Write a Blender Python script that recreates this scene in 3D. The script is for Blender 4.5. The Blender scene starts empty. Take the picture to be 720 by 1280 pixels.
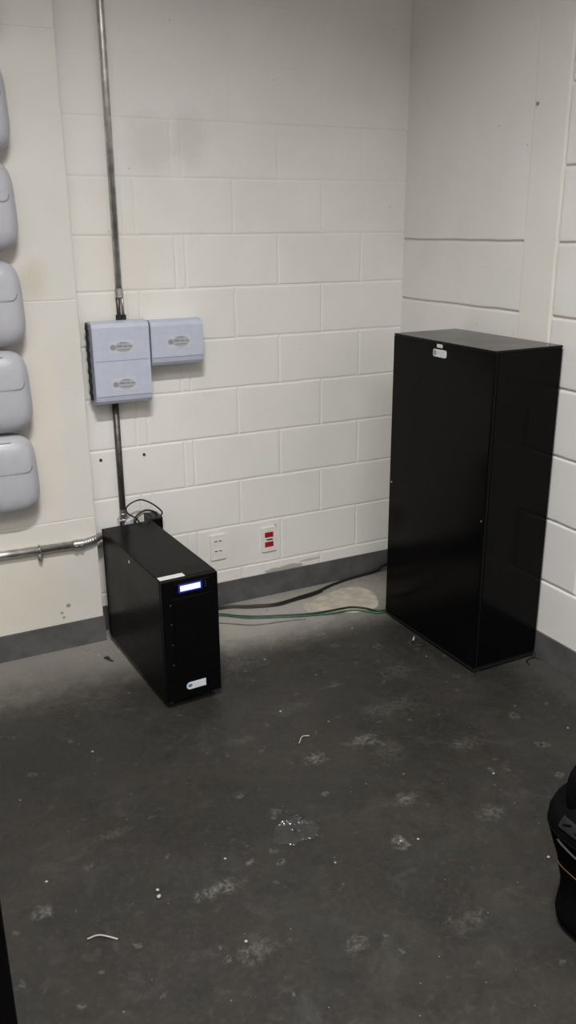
import bpy, bmesh, math, random
from mathutils import Vector, Matrix
random.seed(7)
S = bpy.context.scene
C = S.collection
PI = math.pi

# ------------------------------------------------------------------ helpers
def link(name, me, mat=None, parent=None, loc=None, rot=None):
    o = bpy.data.objects.new(name, me)
    C.objects.link(o)
    if mat is not None and me is not None:
        me.materials.append(mat)
    if parent is not None: o.parent = parent
    if loc is not None: o.location = loc
    if rot is not None: o.rotation_euler = rot
    return o

def obj(name, bm, mat=None, parent=None, smooth=False, loc=None, rot=None):
    me = bpy.data.meshes.new(name)
    bmesh.ops.recalc_face_normals(bm, faces=bm.faces[:])
    if smooth:
        for f in bm.faces: f.smooth = True
    bm.to_mesh(me); bm.free()
    return link(name, me, mat, parent, loc, rot)

def tag(o, label, cat, group=None, kind=None):
    o['label'] = label; o['category'] = cat
    if group: o['group'] = group
    if kind: o['kind'] = kind
    return o

def thing(name, label, cat, loc=(0, 0, 0), rotz=0, group=None):
    o = bpy.data.objects.new(name, None); C.objects.link(o)
    o.empty_display_size = .05
    o.location = loc; o.rotation_euler = (0, 0, rotz)
    return tag(o, label, cat, group)

def struct(o):
    o['kind'] = 'structure'; return o

def box(bm, x0, x1, y0, y1, z0, z1, bevel=0, seg=2):
    b = bmesh.new()
    bmesh.ops.create_cube(b, size=1)
    for v in b.verts:
        v.co = Vector(((x0+x1)/2+v.co.x*(x1-x0), (y0+y1)/2+v.co.y*(y1-y0), (z0+z1)/2+v.co.z*(z1-z0)))
    if bevel:
        bmesh.ops.bevel(b, geom=b.edges[:], offset=bevel, segments=seg, affect='EDGES', profile=.5)
    merge(bm, b)

def merge(bm, b):
    me = bpy.data.meshes.new('tmp'); b.to_mesh(me); b.free()
    bm.from_mesh(me); bpy.data.meshes.remove(me)

def NB(*a, **k):
    bm = bmesh.new(); box(bm, *a, **k); return bm

def smooth_path(pts, n=8):
    P = [Vector(p) for p in pts]
    if len(P) < 3: return P
    out = []
    for i in range(len(P)-1):
        p0 = P[i-1] if i else 2*P[0]-P[1]
        p1, p2 = P[i], P[i+1]
        p3 = P[i+2] if i+2 < len(P) else 2*P[-1]-P[-2]
        for k in range(n):
            t = k/n
            out.append(.5*((2*p1)+(p2-p0)*t+(2*p0-5*p1+4*p2-p3)*t*t+(3*p1-p0-3*p2+p3)*t**3))
    out.append(P[-1]); return out

def tube(bm, pts, r, n=10, cap=True):
    P = [Vector(p) for p in pts]
    rings = []
    up = Vector((0, 0, 1))
    T = []
    for i in range(len(P)):
        a = P[max(i-1, 0)]; b = P[min(i+1, len(P)-1)]
        T.append((b-a).normalized())
    nrm = T[0].cross(up)
    if nrm.length < 1e-3: nrm = T[0].cross(Vector((0, 1, 0)))
    nrm.normalize()
    for i, p in enumerate(P):
        t = T[i]
        nrm = (nrm - t*nrm.dot(t))
        if nrm.length < 1e-6: nrm = t.orthogonal()
        nrm.normalize()
        bn = t.cross(nrm)
        rr = r[i] if isinstance(r, (list, tuple)) else r
        rings.append([bm.verts.new(p+rr*(math.cos(2*PI*k/n)*nrm+math.sin(2*PI*k/n)*bn)) for k in range(n)])
    for a, b in zip(rings, rings[1:]):
        for k in range(n):
            bm.faces.new((a[k], a[(k+1) % n], b[(k+1) % n], b[k]))
    if cap:
        bm.faces.new(rings[0][::-1]); bm.faces.new(rings[-1])

def NT(*a, **k):
    bm = bmesh.new(); tube(bm, *a, **k); return bm

def cyl(bm, c, r, axis, h, n=16):
    d = Vector(axis).normalized()*h/2
    tube(bm, [Vector(c)-d, Vector(c)+d], r, n)

def rounded_rect(w, h, r, seg=6):
    pts = []
    for cx, cz, a0 in ((w/2-r, h/2-r, 0), (-w/2+r, h/2-r, PI/2), (-w/2+r, -h/2+r, PI), (w/2-r, -h/2+r, 1.5*PI)):
        for k in range(seg+1):
            a = a0+PI/2*k/seg
            pts.append((cx+r*math.cos(a), cz+r*math.sin(a)))
    return pts

def extrude_outline(bm, pts, d0, d1, M=None, bev=0):
    """outline in (a,b), extruded along -c from d0 to d1; M maps (a, c, b) to place"""
    rings = []
    cx = sum(p[0] for p in pts)/len(pts); cz = sum(p[1] for p in pts)/len(pts)
    levels = [(d0, 0), (d1-bev if d1 > d0 else d1+bev, 0), (d1, bev)] if bev else [(d0, 0), (d1, 0)]
    for d, ins in levels:
        ring = []
        for a, b in pts:
            if ins:
                L = math.hypot(a-cx, b-cz) or 1
                a, b = a-(a-cx)/L*ins, b-(b-cz)/L*ins
            v = Vector((a, -d, b))
            ring.append(bm.verts.new(M @ v if M else v))
        rings.append(ring)
    n = len(pts)
    for r0, r1 in zip(rings, rings[1:]):
        for k in range(n):
            bm.faces.new((r0[k], r0[(k+1) % n], r1[(k+1) % n], r1[k]))
    bm.faces.new(rings[0][::-1]); bm.faces.new(rings[-1])

# ------------------------------------------------------------------ materials
class NT_:
    def __init__(s, name):
        s.m = bpy.data.materials.new(name); s.m.use_nodes = True
        s.t = s.m.node_tree; s.b = s.t.nodes['Principled BSDF']
        s.tc = None
    def n(s, ty, **kw):
        nd = s.t.nodes.new(ty)
        for k, v in kw.items(): setattr(nd, k, v)
        return nd
    def l(s, a, b): s.t.links.new(a, b)
    def coord(s):
        if s.tc is None: s.tc = s.n('ShaderNodeTexCoord')
        return s.tc.outputs['Object']
    def noise(s, scale, detail=5, rough=.55, dist=0, vec=None):
        nd = s.n('ShaderNodeTexNoise')
        nd.inputs['Scale'].default_value = scale; nd.inputs['Detail'].default_value = detail
        nd.inputs['Roughness'].default_value = rough; nd.inputs['Distortion'].default_value = dist
        s.l(vec if vec is not None else s.coord(), nd.inputs['Vector']); return nd.outputs['Fac']
    def ramp(s, fac, a, b, lo=0., hi=1.):
        nd = s.n('ShaderNodeMapRange', interpolation_type='SMOOTHSTEP')
        nd.inputs['From Min'].default_value = a; nd.inputs['From Max'].default_value = b
        nd.inputs['To Min'].default_value = lo; nd.inputs['To Max'].default_value = hi
        s.l(fac, nd.inputs['Value']); return nd.outputs['Result']
    def math(s, op, a, b=None):
        nd = s.n('ShaderNodeMath', operation=op)
        for i, v in enumerate((a, b)):
            if v is None: continue
            if hasattr(v, 'links'): s.l(v, nd.inputs[i])
            else: nd.inputs[i].default_value = v
        return nd.outputs[0]
    def mix(s, fac, a, b):
        nd = s.n('ShaderNodeMix', data_type='RGBA')
        for sock, v in ((nd.inputs['Factor'], fac), (nd.inputs['A'], a), (nd.inputs['B'], b)):
            if hasattr(v, 'links'): s.l(v, sock)
            elif isinstance(v, (tuple, list)): sock.default_value = (*v[:3], 1)
            else: sock.default_value = v
        # colour sockets are index 6, 7 for RGBA
        for i, v in ((6, a), (7, b)):
            if hasattr(v, 'links'): s.l(v, nd.inputs[i])
            else: nd.inputs[i].default_value = (*v[:3], 1)
        return nd.outputs[2]
    def bump(s, h, strength=.3, dist=.002, prev=None):
        nd = s.n('ShaderNodeBump')
        nd.inputs['Strength'].default_value = strength; nd.inputs['Distance'].default_value = dist
        s.l(h, nd.inputs['Height'])
        if prev is not None: s.l(prev, nd.inputs['Normal'])
        return nd.outputs['Normal']
    def blob(s, pos, rx, ry, ax=(0, 1), wob=None, soft=.5):
        """mask (1 inside) of an ellipse on two axes of object space, with a wobbly rim"""
        sep = s.n('ShaderNodeSeparateXYZ'); s.l(s.coord(), sep.inputs[0])
        dx = s.math('MULTIPLY', s.math('SUBTRACT', sep.outputs[ax[0]], pos[0]), 1/rx)
        dy = s.math('MULTIPLY', s.math('SUBTRACT', sep.outputs[ax[1]], pos[1]), 1/ry)
        d = s.math('SQRT', s.math('ADD', s.math('MULTIPLY', dx, dx), s.math('MULTIPLY', dy, dy)))
        if wob is not None: d = s.math('ADD', d, wob)
        return s.ramp(d, 1+soft*.5, 1-soft*.5)

def simple(name, col, rough=.5, metal=0, noise=0, nscale=30, spec=.5, bump=0, bscale=200):
    M = NT_(name)
    M.b.inputs['Roughness'].default_value = rough
    M.b.inputs['Metallic'].default_value = metal
    M.b.inputs['Specular IOR Level'].default_value = spec
    f = M.noise(nscale, 3)
    a = tuple(c*(1-noise) for c in col); b = tuple(min(1, c*(1+noise)) for c in col)
    M.l(M.mix(M.ramp(f, .3, .7), a, b), M.b.inputs['Base Color'])
    if bump:
        M.l(M.bump(M.noise(bscale, 2), bump, .0005), M.b.inputs['Normal'])
    return M.m

def wall_paint(name, stains=(), plaster=(), base=(.725, .705, .67), axes=(0, 2), rough_amt=.25):
    M = NT_(name)
    big = M.noise(2.2, 4, .6)
    mid = M.noise(9, 5, .6, .4)
    col = M.mix(M.ramp(big, .35, .7), base, tuple(c*.94 for c in base))
    col = M.mix(M.ramp(mid, .58, .78, 0, .5), col, (base[0]*.94, base[1]*.90, base[2]*.80))
    wob = M.math('MULTIPLY', M.math('SUBTRACT', M.noise(14, 5, .65), .5), 1.6)
    for (p, rx, ry, c, amt) in stains:
        f = M.blob(p, rx, ry, axes, wob, 1.2)
        col = M.mix(M.math('MULTIPLY', f, amt), col, c)
    for (p, rx, ry, c, amt) in plaster:
        f = M.blob(p, rx, ry, axes, wob, .25)
        col = M.mix(M.math('MULTIPLY', f, amt), col, c)
    # small pock marks in the paint
    v = M.n('ShaderNodeTexVoronoi'); v.inputs['Scale'].default_value = 7; M.l(M.coord(), v.inputs['Vector'])
    pk = M.ramp(v.outputs['Distance'], .035, .02)
    col = M.mix(M.math('MULTIPLY', pk, .45), col, (.33, .30, .26))
    M.l(col, M.b.inputs['Base Color'])
    M.b.inputs['Roughness'].default_value = .6
    M.b.inputs['Specular IOR Level'].default_value = .3
    n1 = M.bump(M.noise(9, 4, .6), rough_amt, .004)
    n2 = M.bump(M.noise(90, 4, .6), rough_amt*.7, .0008, n1)
    M.l(n2, M.b.inputs['Normal'])
    return M.m

def floor_mat():
    M = NT_('concrete_floor')
    big = M.noise(2.6, 6, .62, .6)
    mid = M.noise(9, 6, .65, .8)
    fine = M.noise(60, 5, .7)
    col = M.mix(M.ramp(big, .35, .68), (.0200, .0185, .0160), (.0295, .0272, .0238))
    col = M.mix(M.ramp(mid, .54, .72, 0, .55), col, (.044, .0415, .037))
    col = M.mix(M.ramp(mid, .46, .30, 0, .5), col, (.0150, .0150, .0132))
    col = M.mix(M.ramp(fine, .45, .75, 0, .4), col, (.050, .047, .043))
    hue = M.noise(5.5, 4, .6, .5)
    col = M.mix(M.ramp(hue, .5, .66, 0, .4), col, (.027, .0245, .0185))
    col = M.mix(M.ramp(hue, .48, .34, 0, .4), col, (.0215, .0235, .0215))
    mott = M.noise(26, 5, .7, .5)
    col = M.mix(M.ramp(mott, .56, .72, 0, .45), col, (.050, .047, .042))
    col = M.mix(M.ramp(mott, .44, .30, 0, .45), col, (.0135, .013, .0115))
    wob = M.math('MULTIPLY', M.math('SUBTRACT', M.noise(11, 6, .7), .5), 2.0)
    wob2 = M.math('MULTIPLY', M.math('SUBTRACT', M.noise(34, 6, .75, .6), .5), 5.5)
    # pale cement dust along the two walls
    sep = M.n('ShaderNodeSeparateXYZ'); M.l(M.coord(), sep.inputs[0])
    dy = M.math('ADD', sep.outputs[1], M.math('MULTIPLY', wob, .14))
    col = M.mix(M.ramp(dy, -.58, -.10, 0, .95), col, (.215, .20, .178))
    col = M.mix(M.math('MULTIPLY', M.blob((-.74, -.17), .56, .19, (0, 1), M.math('ADD', M.math('MULTIPLY', wob, .75), M.math('MULTIPLY', wob2, .14)), 1.7), .85), col, (.36, .34, .305))
    dx = M.math('ADD', sep.outputs[0], M.math('MULTIPLY', wob, .08))
    col = M.mix(M.ramp(dx, -.22, .0, 0, .45), col, (.10, .096, .086))
    pale = (.13, .124, .11)
    brk = M.ramp(M.noise(70, 4, .7), .36, .62)
    for x, y, rx, ry, a in [(-.894, -1.182, .055, .028, .75), (-1.081, -1.199, .035, .028, .7), (-1.563, -1.573, .055, .02, .75),
                            (-.941, -1.494, .035, .022, .6), (-1.063, -1.642, .022, .022, .9), (-1.349, -1.883, .03, .02, .5),
                            (-1.079, -1.955, .05, .03, .45), (-1.978, -1.448, .03, .02, .7), (-.759, -1.657, .04, .03, .45),
                            (-1.566, -1.797, .05, .03, .4), (-.85, -1.28, .06, .05, .3), (-1.047, -.529, .10, .05, .35),
                            (-1.715, -.249, .16, .07, .5), (-1.46, -.22, .06, .09, .6), (-1.60, -.55, .1, .06, .2),
                            (-.55, -.85, .07, .05, .3), (-1.25, -1.0, .05, .02, .3), (-1.75, -1.25, .05, .02, .25),
                            (-.70, -1.05, .12, .05, .25), (-.62, -1.35, .05, .03, .3), (-1.02, -.90, .08, .04, .22)]:
        col = M.mix(M.math('MULTIPLY', M.math('MULTIPLY', M.blob((x, y), rx*.8, ry*.8, (0, 1), wob2, 1.5), brk), a*.9), col, pale)
    dark = (.02, .019, .018)
    for x, y, rx, ry, a in [(-1.437, -1.95, .022, .02, .7), (-1.30, -1.90, .018, .013, .7), (-1.08, -1.97, .022, .03, .6),
                            (-1.95, -1.46, .008, .02, .8), (-1.3, -1.35, .22, .1, .35), (-1.72, -.9, .3, .12, .45),
                            (-.78, -1.30, .07, .03, .5), (-1.1, -.7, .15, .05, .3)]:
        col = M.mix(M.math('MULTIPLY', M.blob((x, y), rx, ry, (0, 1), wob2, 1.3), a), col, dark)
    # chipped pits: a pale broken halo round a dark centre
    for sc, seed, keep_at in ((7.5, 2.2, .62), (12, 6.1, .70), (19, 9.4, .72)):
        mp = M.n('ShaderNodeMapping'); mp.inputs['Location'].default_value = (seed, seed*1.3, 0); M.l(M.coord(), mp.inputs['Vector'])
        dn = M.n('ShaderNodeTexNoise'); dn.inputs['Scale'].default_value = 38; dn.inputs['Detail'].default_value = 4; M.l(M.coord(), dn.inputs['Vector'])
        ad = M.n('ShaderNodeVectorMath', operation='MULTIPLY_ADD'); M.l(dn.outputs['Color'], ad.inputs[0]); ad.inputs[1].default_value = (.045, .045, 0); M.l(mp.outputs[0], ad.inputs[2])
        v = M.n('ShaderNodeTexVoronoi'); v.inputs['Scale'].default_value = sc; M.l(ad.outputs[0], v.inputs['Vector'])
        kp = M.n('ShaderNodeSeparateColor'); M.l(v.outputs['Color'], kp.inputs[0])
        ok = M.ramp(kp.outputs[0], keep_at, keep_at+.03)
        halo = M.math('MULTIPLY', M.math('MULTIPLY', M.ramp(v.outputs['Distance'], .20, .05), brk), ok)
        col = M.mix(M.math('MULTIPLY', halo, .55), col, (.12, .115, .102))
        core = M.math('MULTIPLY', M.ramp(v.outputs['Distance'], .075, .035), M.math('MULTIPLY', ok, M.ramp(kp.outputs[1], .4, .5)))
        col = M.mix(M.math('MULTIPLY', core, .8), col, (.012, .0115, .011))
    # white paint specks and pits
    for sc, th, c, a, seed in ((16, .055, (.42, .41, .38), .75, 0), (38, .05, (.3, .29, .27), .6, 3.3), (11, .06, (.018, .018, .017), .7, 8.1)):
        mp = M.n('ShaderNodeMapping'); mp.inputs['Location'].default_value = (seed, seed*1.7, 0); M.l(M.coord(), mp.inputs['Vector'])
        v = M.n('ShaderNodeTexVoronoi'); v.inputs['Scale'].default_value = sc; M.l(mp.outputs[0], v.inputs['Vector'])
        keep = M.n('ShaderNodeSeparateColor'); M.l(v.outputs['Color'], keep.inputs[0])
        msk = M.math('MULTIPLY', M.ramp(v.outputs['Distance'], th*1.5, th*.6), M.ramp(keep.outputs[0], .74, .76))
        col = M.mix(M.math('MULTIPLY', msk, a), col, c)
    M.l(col, M.b.inputs['Base Color'])
    M.l(M.ramp(mid, .3, .7, .42, .62), M.b.inputs['Roughness'])
    M.b.inputs['Specular IOR Level'].default_value = .22
    n1 = M.bump(M.noise(14, 5, .6), .35, .004)
    n2 = M.bump(fine, .35, .0012, n1)
    M.l(n2, M.b.inputs['Normal'])
    return M.m

M_wall = wall_paint('cream_block_paint',
    stains=[((-1.12, 1.87), .08, .09, (.55, .52, .475), .5), ((-.97, 1.90), .07, .09, (.55, .52, .475), .5),
            ((-1.0, .22), .25, .1, (.60, .56, .50), .35), ((-1.25, 1.45), .15, .2, (.66, .61, .52), .4)],
    plaster=[((-.585, .115), .085, .016, (.36, .34, .31), .95), ((-.45, .135), .06, .006, (.42, .40, .37), .8),
             ((-.633, .325), .006, .012, (.36, .34, .32), .9), ((-.633, .262), .006, .014, (.36, .34, .32), .9)])
M_wallR = wall_paint('cream_wall_paint', base=(.73, .71, .68), axes=(1, 2))
M_pil = wall_paint('cream_concrete_paint', base=(.63, .605, .56), axes=(0, 2),
    stains=[((-1.60, 1.42), .05, .06, (.48, .43, .33), .45), ((-1.75, .25), .2, .2, (.62, .57, .45), .4),
            ((-1.6, .9), .05, .3, (.68, .60, .50), .4)],
    plaster=[((-1.585, .182), .008, .007, (.2, .18, .16), .8), ((-1.612, .155), .006, .006, (.25, .23, .2), .8), ((-1.606, .135), .006, .006, (.25, .23, .2), .8)],
    rough_amt=.3)
M_pilR = wall_paint('cream_trim_paint', base=(.72, .695, .65), axes=(1, 2), rough_amt=.3)
M_base = simple('grey_baseboard_paint', (.082, .079, .080), .55, noise=.18, nscale=14, bump=.2, bscale=60)
M_floor = floor_mat()
M_ceil = simple('grey_ceiling', (.30, .30, .30), .8, noise=.1)

def black_metal(name, col, rough, bump=.12, spec=.4):
    M = NT_(name)
    M.b.inputs['Specular IOR Level'].default_value = spec
    f = M.noise(5, 4)
    M.l(M.mix(M.ramp(f, .35, .7), col, tuple(c*1.25 for c in col)), M.b.inputs['Base Color'])
    M.l(M.ramp(M.noise(3, 3), .3, .7, rough-.05, rough+.06), M.b.inputs['Roughness'])
    M.l(M.bump(M.noise(900, 1), bump, .0003), M.b.inputs['Normal'])
    return M.m
M_cab = black_metal('black_powder_coat', (.0022, .0020, .0020), .17, .0, .08)
M_lidm = black_metal('black_powder_coat_lid', (.0030, .0028, .0027), .16, .0, .16)
M_cabd = simple('black_panel_gap', (.003, .003, .003), .7)
M_ups = black_metal('black_sheet_metal', (.0038, .0034, .0031), .30, .03, .05)
M_bezel = simple('black_plastic', (.0012, .0012, .0016), .45, noise=.1, spec=.12)
M_blk = simple('black_rubber', (.008, .008, .008), .55, noise=.2)
M_cable = simple('black_cable_sheath', (.011, .010, .010), .5, noise=.2)
M_brown = simple('brown_cable_sheath', (.014, .009, .007), .5, noise=.2)
M_green = simple('green_cable_sheath', (.015, .09, .04), .5, noise=.3, nscale=60)
M_pale = simple('pale_wire_sheath', (.14, .13, .115), .6, noise=.3)
M_steel = simple('galvanised_steel', (.52, .51, .49), .46, metal=1, noise=.25, nscale=25, bump=.1, bscale=120)
M_zinc = simple('zinc_fitting', (.5, .49, .47), .3, metal=1, noise=.3, nscale=80)
M_dsteel = simple('dark_or_shaded_steel', (.11, .10, .09), .45, metal=.7, noise=.3, nscale=30)  # dark steel; on the conduit drop the tone is painted shade
M_blue = simple('pale_blue_plastic', (.45, .475, .565), .38, noise=.03)
M_white = simple('white_plastic', (.40, .40, .43), .33, noise=.03)
M_seam = simple('grey_seam', (.20, .20, .22), .6)
M_sock = simple('ivory_socket_plastic', (.70, .67, .62), .4, noise=.03)
M_red = simple('red_socket_plastic', (.36, .006, .018), .4, noise=.15)
M_hole = simple('dark_slot', (.02, .018, .018), .7)
M_stick = simple('white_sticker', (.58, .60, .62), .45, noise=.06, nscale=60)
M_silver = simple('silver_sticker', (.62, .60, .56), .4, noise=.1, nscale=90)
M_grey = simple('grey_print', (.24, .25, .27), .5)
M_lgrey = simple('pale_grey_sticker', (.50, .51, .55), .5, noise=.05, nscale=200)
M_oval = simple('oval_print', (.36, .365, .39), .5)
M_teal = simple('teal_print', (.06, .20, .24), .5)
M_cement = NT_('dried_cement')
M_cement.l(M_cement.mix(M_cement.ramp(M_cement.noise(20, 5, .6), .35, .7), (.36, .325, .265), (.50, .46, .385)), M_cement.b.inputs['Base Color'])
M_cement.b.inputs['Roughness'].default_value = .85
M_cement.l(M_cement.bump(M_cement.noise(50, 5), .4, .002), M_cement.b.inputs['Normal'])
M_cement = M_cement.m
M_fabric = simple('black_fabric', (.0022, .0020, .0022), .9, noise=.25, nscale=60, spec=.05, bump=.5, bscale=500)
M_web = simple('grey_webbing', (.016, .015, .016), .7, noise=.3, nscale=300)
M_yel = simple('yellow_piping', (.26, .15, .03), .6)
M_debris = simple('pale_debris', (.30, .29, .27), .6, noise=.15)
M_crumb = simple('dark_crumb', (.012, .011, .010), .8)

def emit(name, col, st):
    M = NT_(name)
    M.b.inputs['Base Color'].default_value = (.01, .01, .02, 1)
    M.b.inputs['Emission Color'].default_value = (*col, 1)
    M.b.inputs['Emission Strength'].default_value = st
    return M.m
M_lcd = emit('lit_lcd', (.62, .72, 1.0), 1.6)
M_lcdb = emit('lcd_backlight_rim', (.02, .02, .75), .30)

def film():
    m = bpy.data.materials.new('clear_plastic_film'); m.use_nodes = True
    t = m.node_tree; t.nodes.clear()
    out = t.nodes.new('ShaderNodeOutputMaterial'); mx = t.nodes.new('ShaderNodeMixShader')
    tr = t.nodes.new('ShaderNodeBsdfTransparent'); gl = t.nodes.new('ShaderNodeBsdfGlossy')
    lw = t.nodes.new('ShaderNodeFresnel'); lw.inputs['IOR'].default_value = 1.42
    bp = t.nodes.new('ShaderNodeBump'); bp.inputs['Strength'].default_value = .25; bp.inputs['Distance'].default_value = .003
    nz = t.nodes.new('ShaderNodeTexNoise'); nz.inputs['Scale'].default_value = 45
    tc = t.nodes.new('ShaderNodeTexCoord')
    tr.inputs[0].default_value = (.94, .94, .94, 1); gl.inputs['Roughness'].default_value = .17
    d2 = t.nodes.new('ShaderNodeBsdfDiffuse'); d2.inputs[0].default_value = (.6, .6, .62, 1)
    m2 = t.nodes.new('ShaderNodeMixShader'); m2.inputs[0].default_value = .022
    L = t.links.new
    L(tc.outputs['Object'], nz.inputs['Vector']); L(nz.outputs['Fac'], bp.inputs['Height'])
    L(bp.outputs[0], gl.inputs['Normal']); L(lw.outputs[0], mx.inputs[0])
    L(tr.outputs[0], m2.inputs[1]); L(d2.outputs[0], m2.inputs[2]); L(m2.outputs[0], mx.inputs[1]); L(gl.outputs[0], mx.inputs[2]); L(mx.outputs[0], out.inputs[0])
    return m
M_film = film()

# ------------------------------------------------------------------ room shell
ZT = 4.2
def blocks(bm, rects, P, g, sh, jit=.0012):
    """rects: (s0,s1,t0,t1[,depth]) raised pads on the mortar plane; P(s,d,t) maps to space, d = depth into the wall"""
    for r in rects:
        s0, s1, t0, t1 = r[:4]; dep = r[4] if len(r) > 4 else g
        j = lambda: random.uniform(-jit, jit)
        tilt = [random.uniform(0, .0010)*min(1, dep/.002) for _ in range(4)]
        rings = []
        for ins, d in ((0, dep), (sh*.35, dep*.45), (sh, .06*dep), (sh*2.2, 0)):
            c = [(s0+ins, t0+ins), (s1-ins, t0+ins), (s1-ins, t1-ins), (s0+ins, t1-ins)]
            # subdivide the rim so that it can wander
            ring = []
            for k in range(4):
                a, b = c[k], c[(k+1) % 4]
                n = max(2, int(math.hypot(b[0]-a[0], b[1]-a[1])/.05)) if ins == 0 else None
                ring.append((a, b))
            rings.append((ring, d))
        nn = [max(2, int(((s1-s0) if k % 2 == 0 else (t1-t0))/.06)) for k in range(4)]
        wob = [[(j(), j()) for _ in range(nn[k])] for k in range(4)]
        vr = []
        for ring, d in rings:
            vs = []
            for k in range(4):
                a, b = ring[k]
                for q in range(nn[k]):
                    f = q/nn[k]
                    w = wob[k][q]
                    vs.append(bm.verts.new(P(a[0]+(b[0]-a[0])*f+w[0], d+tilt[k]*(1 if d < dep*.9 else 0), a[1]+(b[1]-a[1])*f+w[1])))
            vr.append(vs)
        n = len(vr[0])
        for a, b in zip(vr, vr[1:]):
            for k in range(n):
                bm.faces.new((a[k], a[(k+1) % n], b[(k+1) % n], b[k]))
        bm.faces.new(vr[-1])

def quad(bm, *p):
    bm.faces.new([bm.verts.new(q) for q in p])

XL, YF = -5.0, -6.5
# floor, ceiling, far walls (behind and beside the camera)
bm = bmesh.new(); box(bm, XL-.1, .15, YF-.1, .15, -.1, 0); struct(obj('floor', bm, M_floor))
bm = bmesh.new(); box(bm, XL-.1, .15, YF-.1, .15, ZT, ZT+.1); struct(obj('ceiling', bm, M_ceil))
bm = bmesh.new(); box(bm, XL-.1, XL, YF-.1, .15, 0, ZT); struct(obj('wall_left', bm, M_wallR))
bm = bmesh.new(); box(bm, XL, 0, YF-.1, YF, 0, ZT); struct(obj('wall_front', bm, M_wallR))

# back wall: painted 40 x 20 cm blocks
G = .0030
bm = bmesh.new()
box(bm, XL, .15, G, .15, 0, ZT)
PB = lambda s, d, t: Vector((s, d, t))
bed = lambda t1: G if t1 < 1.70 else (.0018 if t1 < 1.8 else (.0016 if t1 < 2.0 else .0007))
rows = [(.0, .163)]+[(.163+.2*k, .363+.2*k) for k in range(20)]
rects = []
gap = .0050
for i, (t0, t1) in enumerate(rows):
    dep = bed(t1)
    if i % 2 == 0:                       # even joints
        J = [(-1.4503, -1.4503), (-1.236, -1.19), (-.798, -.798), (-.404, -.404), (.012, .012)]
        ext = [-1.85-.4*k for k in range(8)]
    else:
        J = [(-1.4503, -1.4503), (-1.041, -1.0), (-.604, -.604), (-.214, -.214), (.012, .012)]
        ext = [-1.65-.4*k for k in range(9)]
    wide = not (.16 < t0 < .3 or i in (3,))
    for (a, b) in zip(J, J[1:]):
        rects.append((a[1]+gap/2, b[0]-gap/2, t0+gap/2, min(t1, ZT-.01)-gap/2, G if dep == G else dep))
        if b[1]-b[0] > .01:
            rects.append((b[0]+gap/2, b[1]-gap/2, t0+gap/2, min(t1, ZT-.01)-gap/2, dep))
    xs = [-1.4503]+[e for e in ext if XL < e < -1.5]+[XL]
    for a, b in zip(xs, xs[1:]):
        rects.append((b+gap/2, a-gap/2, t0+gap/2, min(t1, ZT-.01)-gap/2, dep))
# shallow rows: the pad stands on a shallower mortar bed
for (t0, t1) in rows:
    dp_ = bed(t1)
    if dp_ < G:
        quad(bm, PB(XL, dp_, t0), PB(0, dp_, t0), PB(0, dp_, min(t1, ZT)), PB(XL, dp_, min(t1, ZT)))
blocks(bm, rects, PB, G, .0045)
struct(obj('wall_back', bm, M_wall))

# concrete pilaster on the back wall
bm = bmesh.new()
PX0, PX1, PY = -2.15, -1.451, -.09
box(bm, PX0, PX1, PY+.0015, .0, 0, ZT)
PP = lambda s, d, t: Vector((s, PY+d, t))
blocks(bm, [(PX0, PX1, 0, .53), (PX0, PX1, .532, 1.347), (PX0, PX1, 1.349, 2.2), (PX0, PX1, 2.202, ZT)], PP, .0015, .0022, .0016)
struct(obj('trim_1', bm, M_pil))

# right wall
G2 = .011
bm = bmesh.new()
box(bm, G2, .15, YF, .15, 0, ZT)
PR = lambda s, d, t: Vector((d, s, t))
rects = []
zz = [0, .316, .558, .80, 1.041, 1.286, 1.531, 3.2, ZT]
for t0, t1 in zip(zz, zz[1:]):
    rects.append((-.757, .006, t0+.0035, t1-.0035))
zz = [0, .316, .558, .80, 1.041, 1.283, 1.529, 1.771, 2.021, 2.265, 2.51, 2.75, 3.0, 3.24, 3.48, 3.72, ZT]
for i, (t0, t1) in enumerate(zip(zz, zz[1:])):
    s = -.9205; first = True
    while s > YF:
        L = .49 if (not first or i % 2 == 0) else .245
        rects.append((max(YF, s-L)+.003, s-.003, t0+.004, t1-.004)); s -= L; first = False
blocks(bm, rects, PR, G2, .004, .0015)
struct(obj('wall_right', bm, M_wallR))
bm = bmesh.new()
blocks(bm, [(-.919, -.755, 0, ZT)], lambda s, d, t: Vector((d-.004, s, t)), .015, .0030, .0012)
struct(obj('trim_2', bm, M_pilR))

# painted skirting band
def skirt(name, x0, x1, y0, y1, h=.109):
    return struct(obj(name, NB(x0, x1, y0, y1, 0, h, bevel=.0015), M_base))
skirt('baseboard_back', PX1, 0, -.005, .003)
skirt('baseboard_pilaster', PX0, PX1+.005, PY-.005, PY+.004)
skirt('baseboard_return', PX1-.002, PX1+.005, PY, -.005)
skirt('baseboard_right', -.0075, .002, YF, 0)
skirt('baseboard_left', XL, PX0, -.005, .003)

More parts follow.
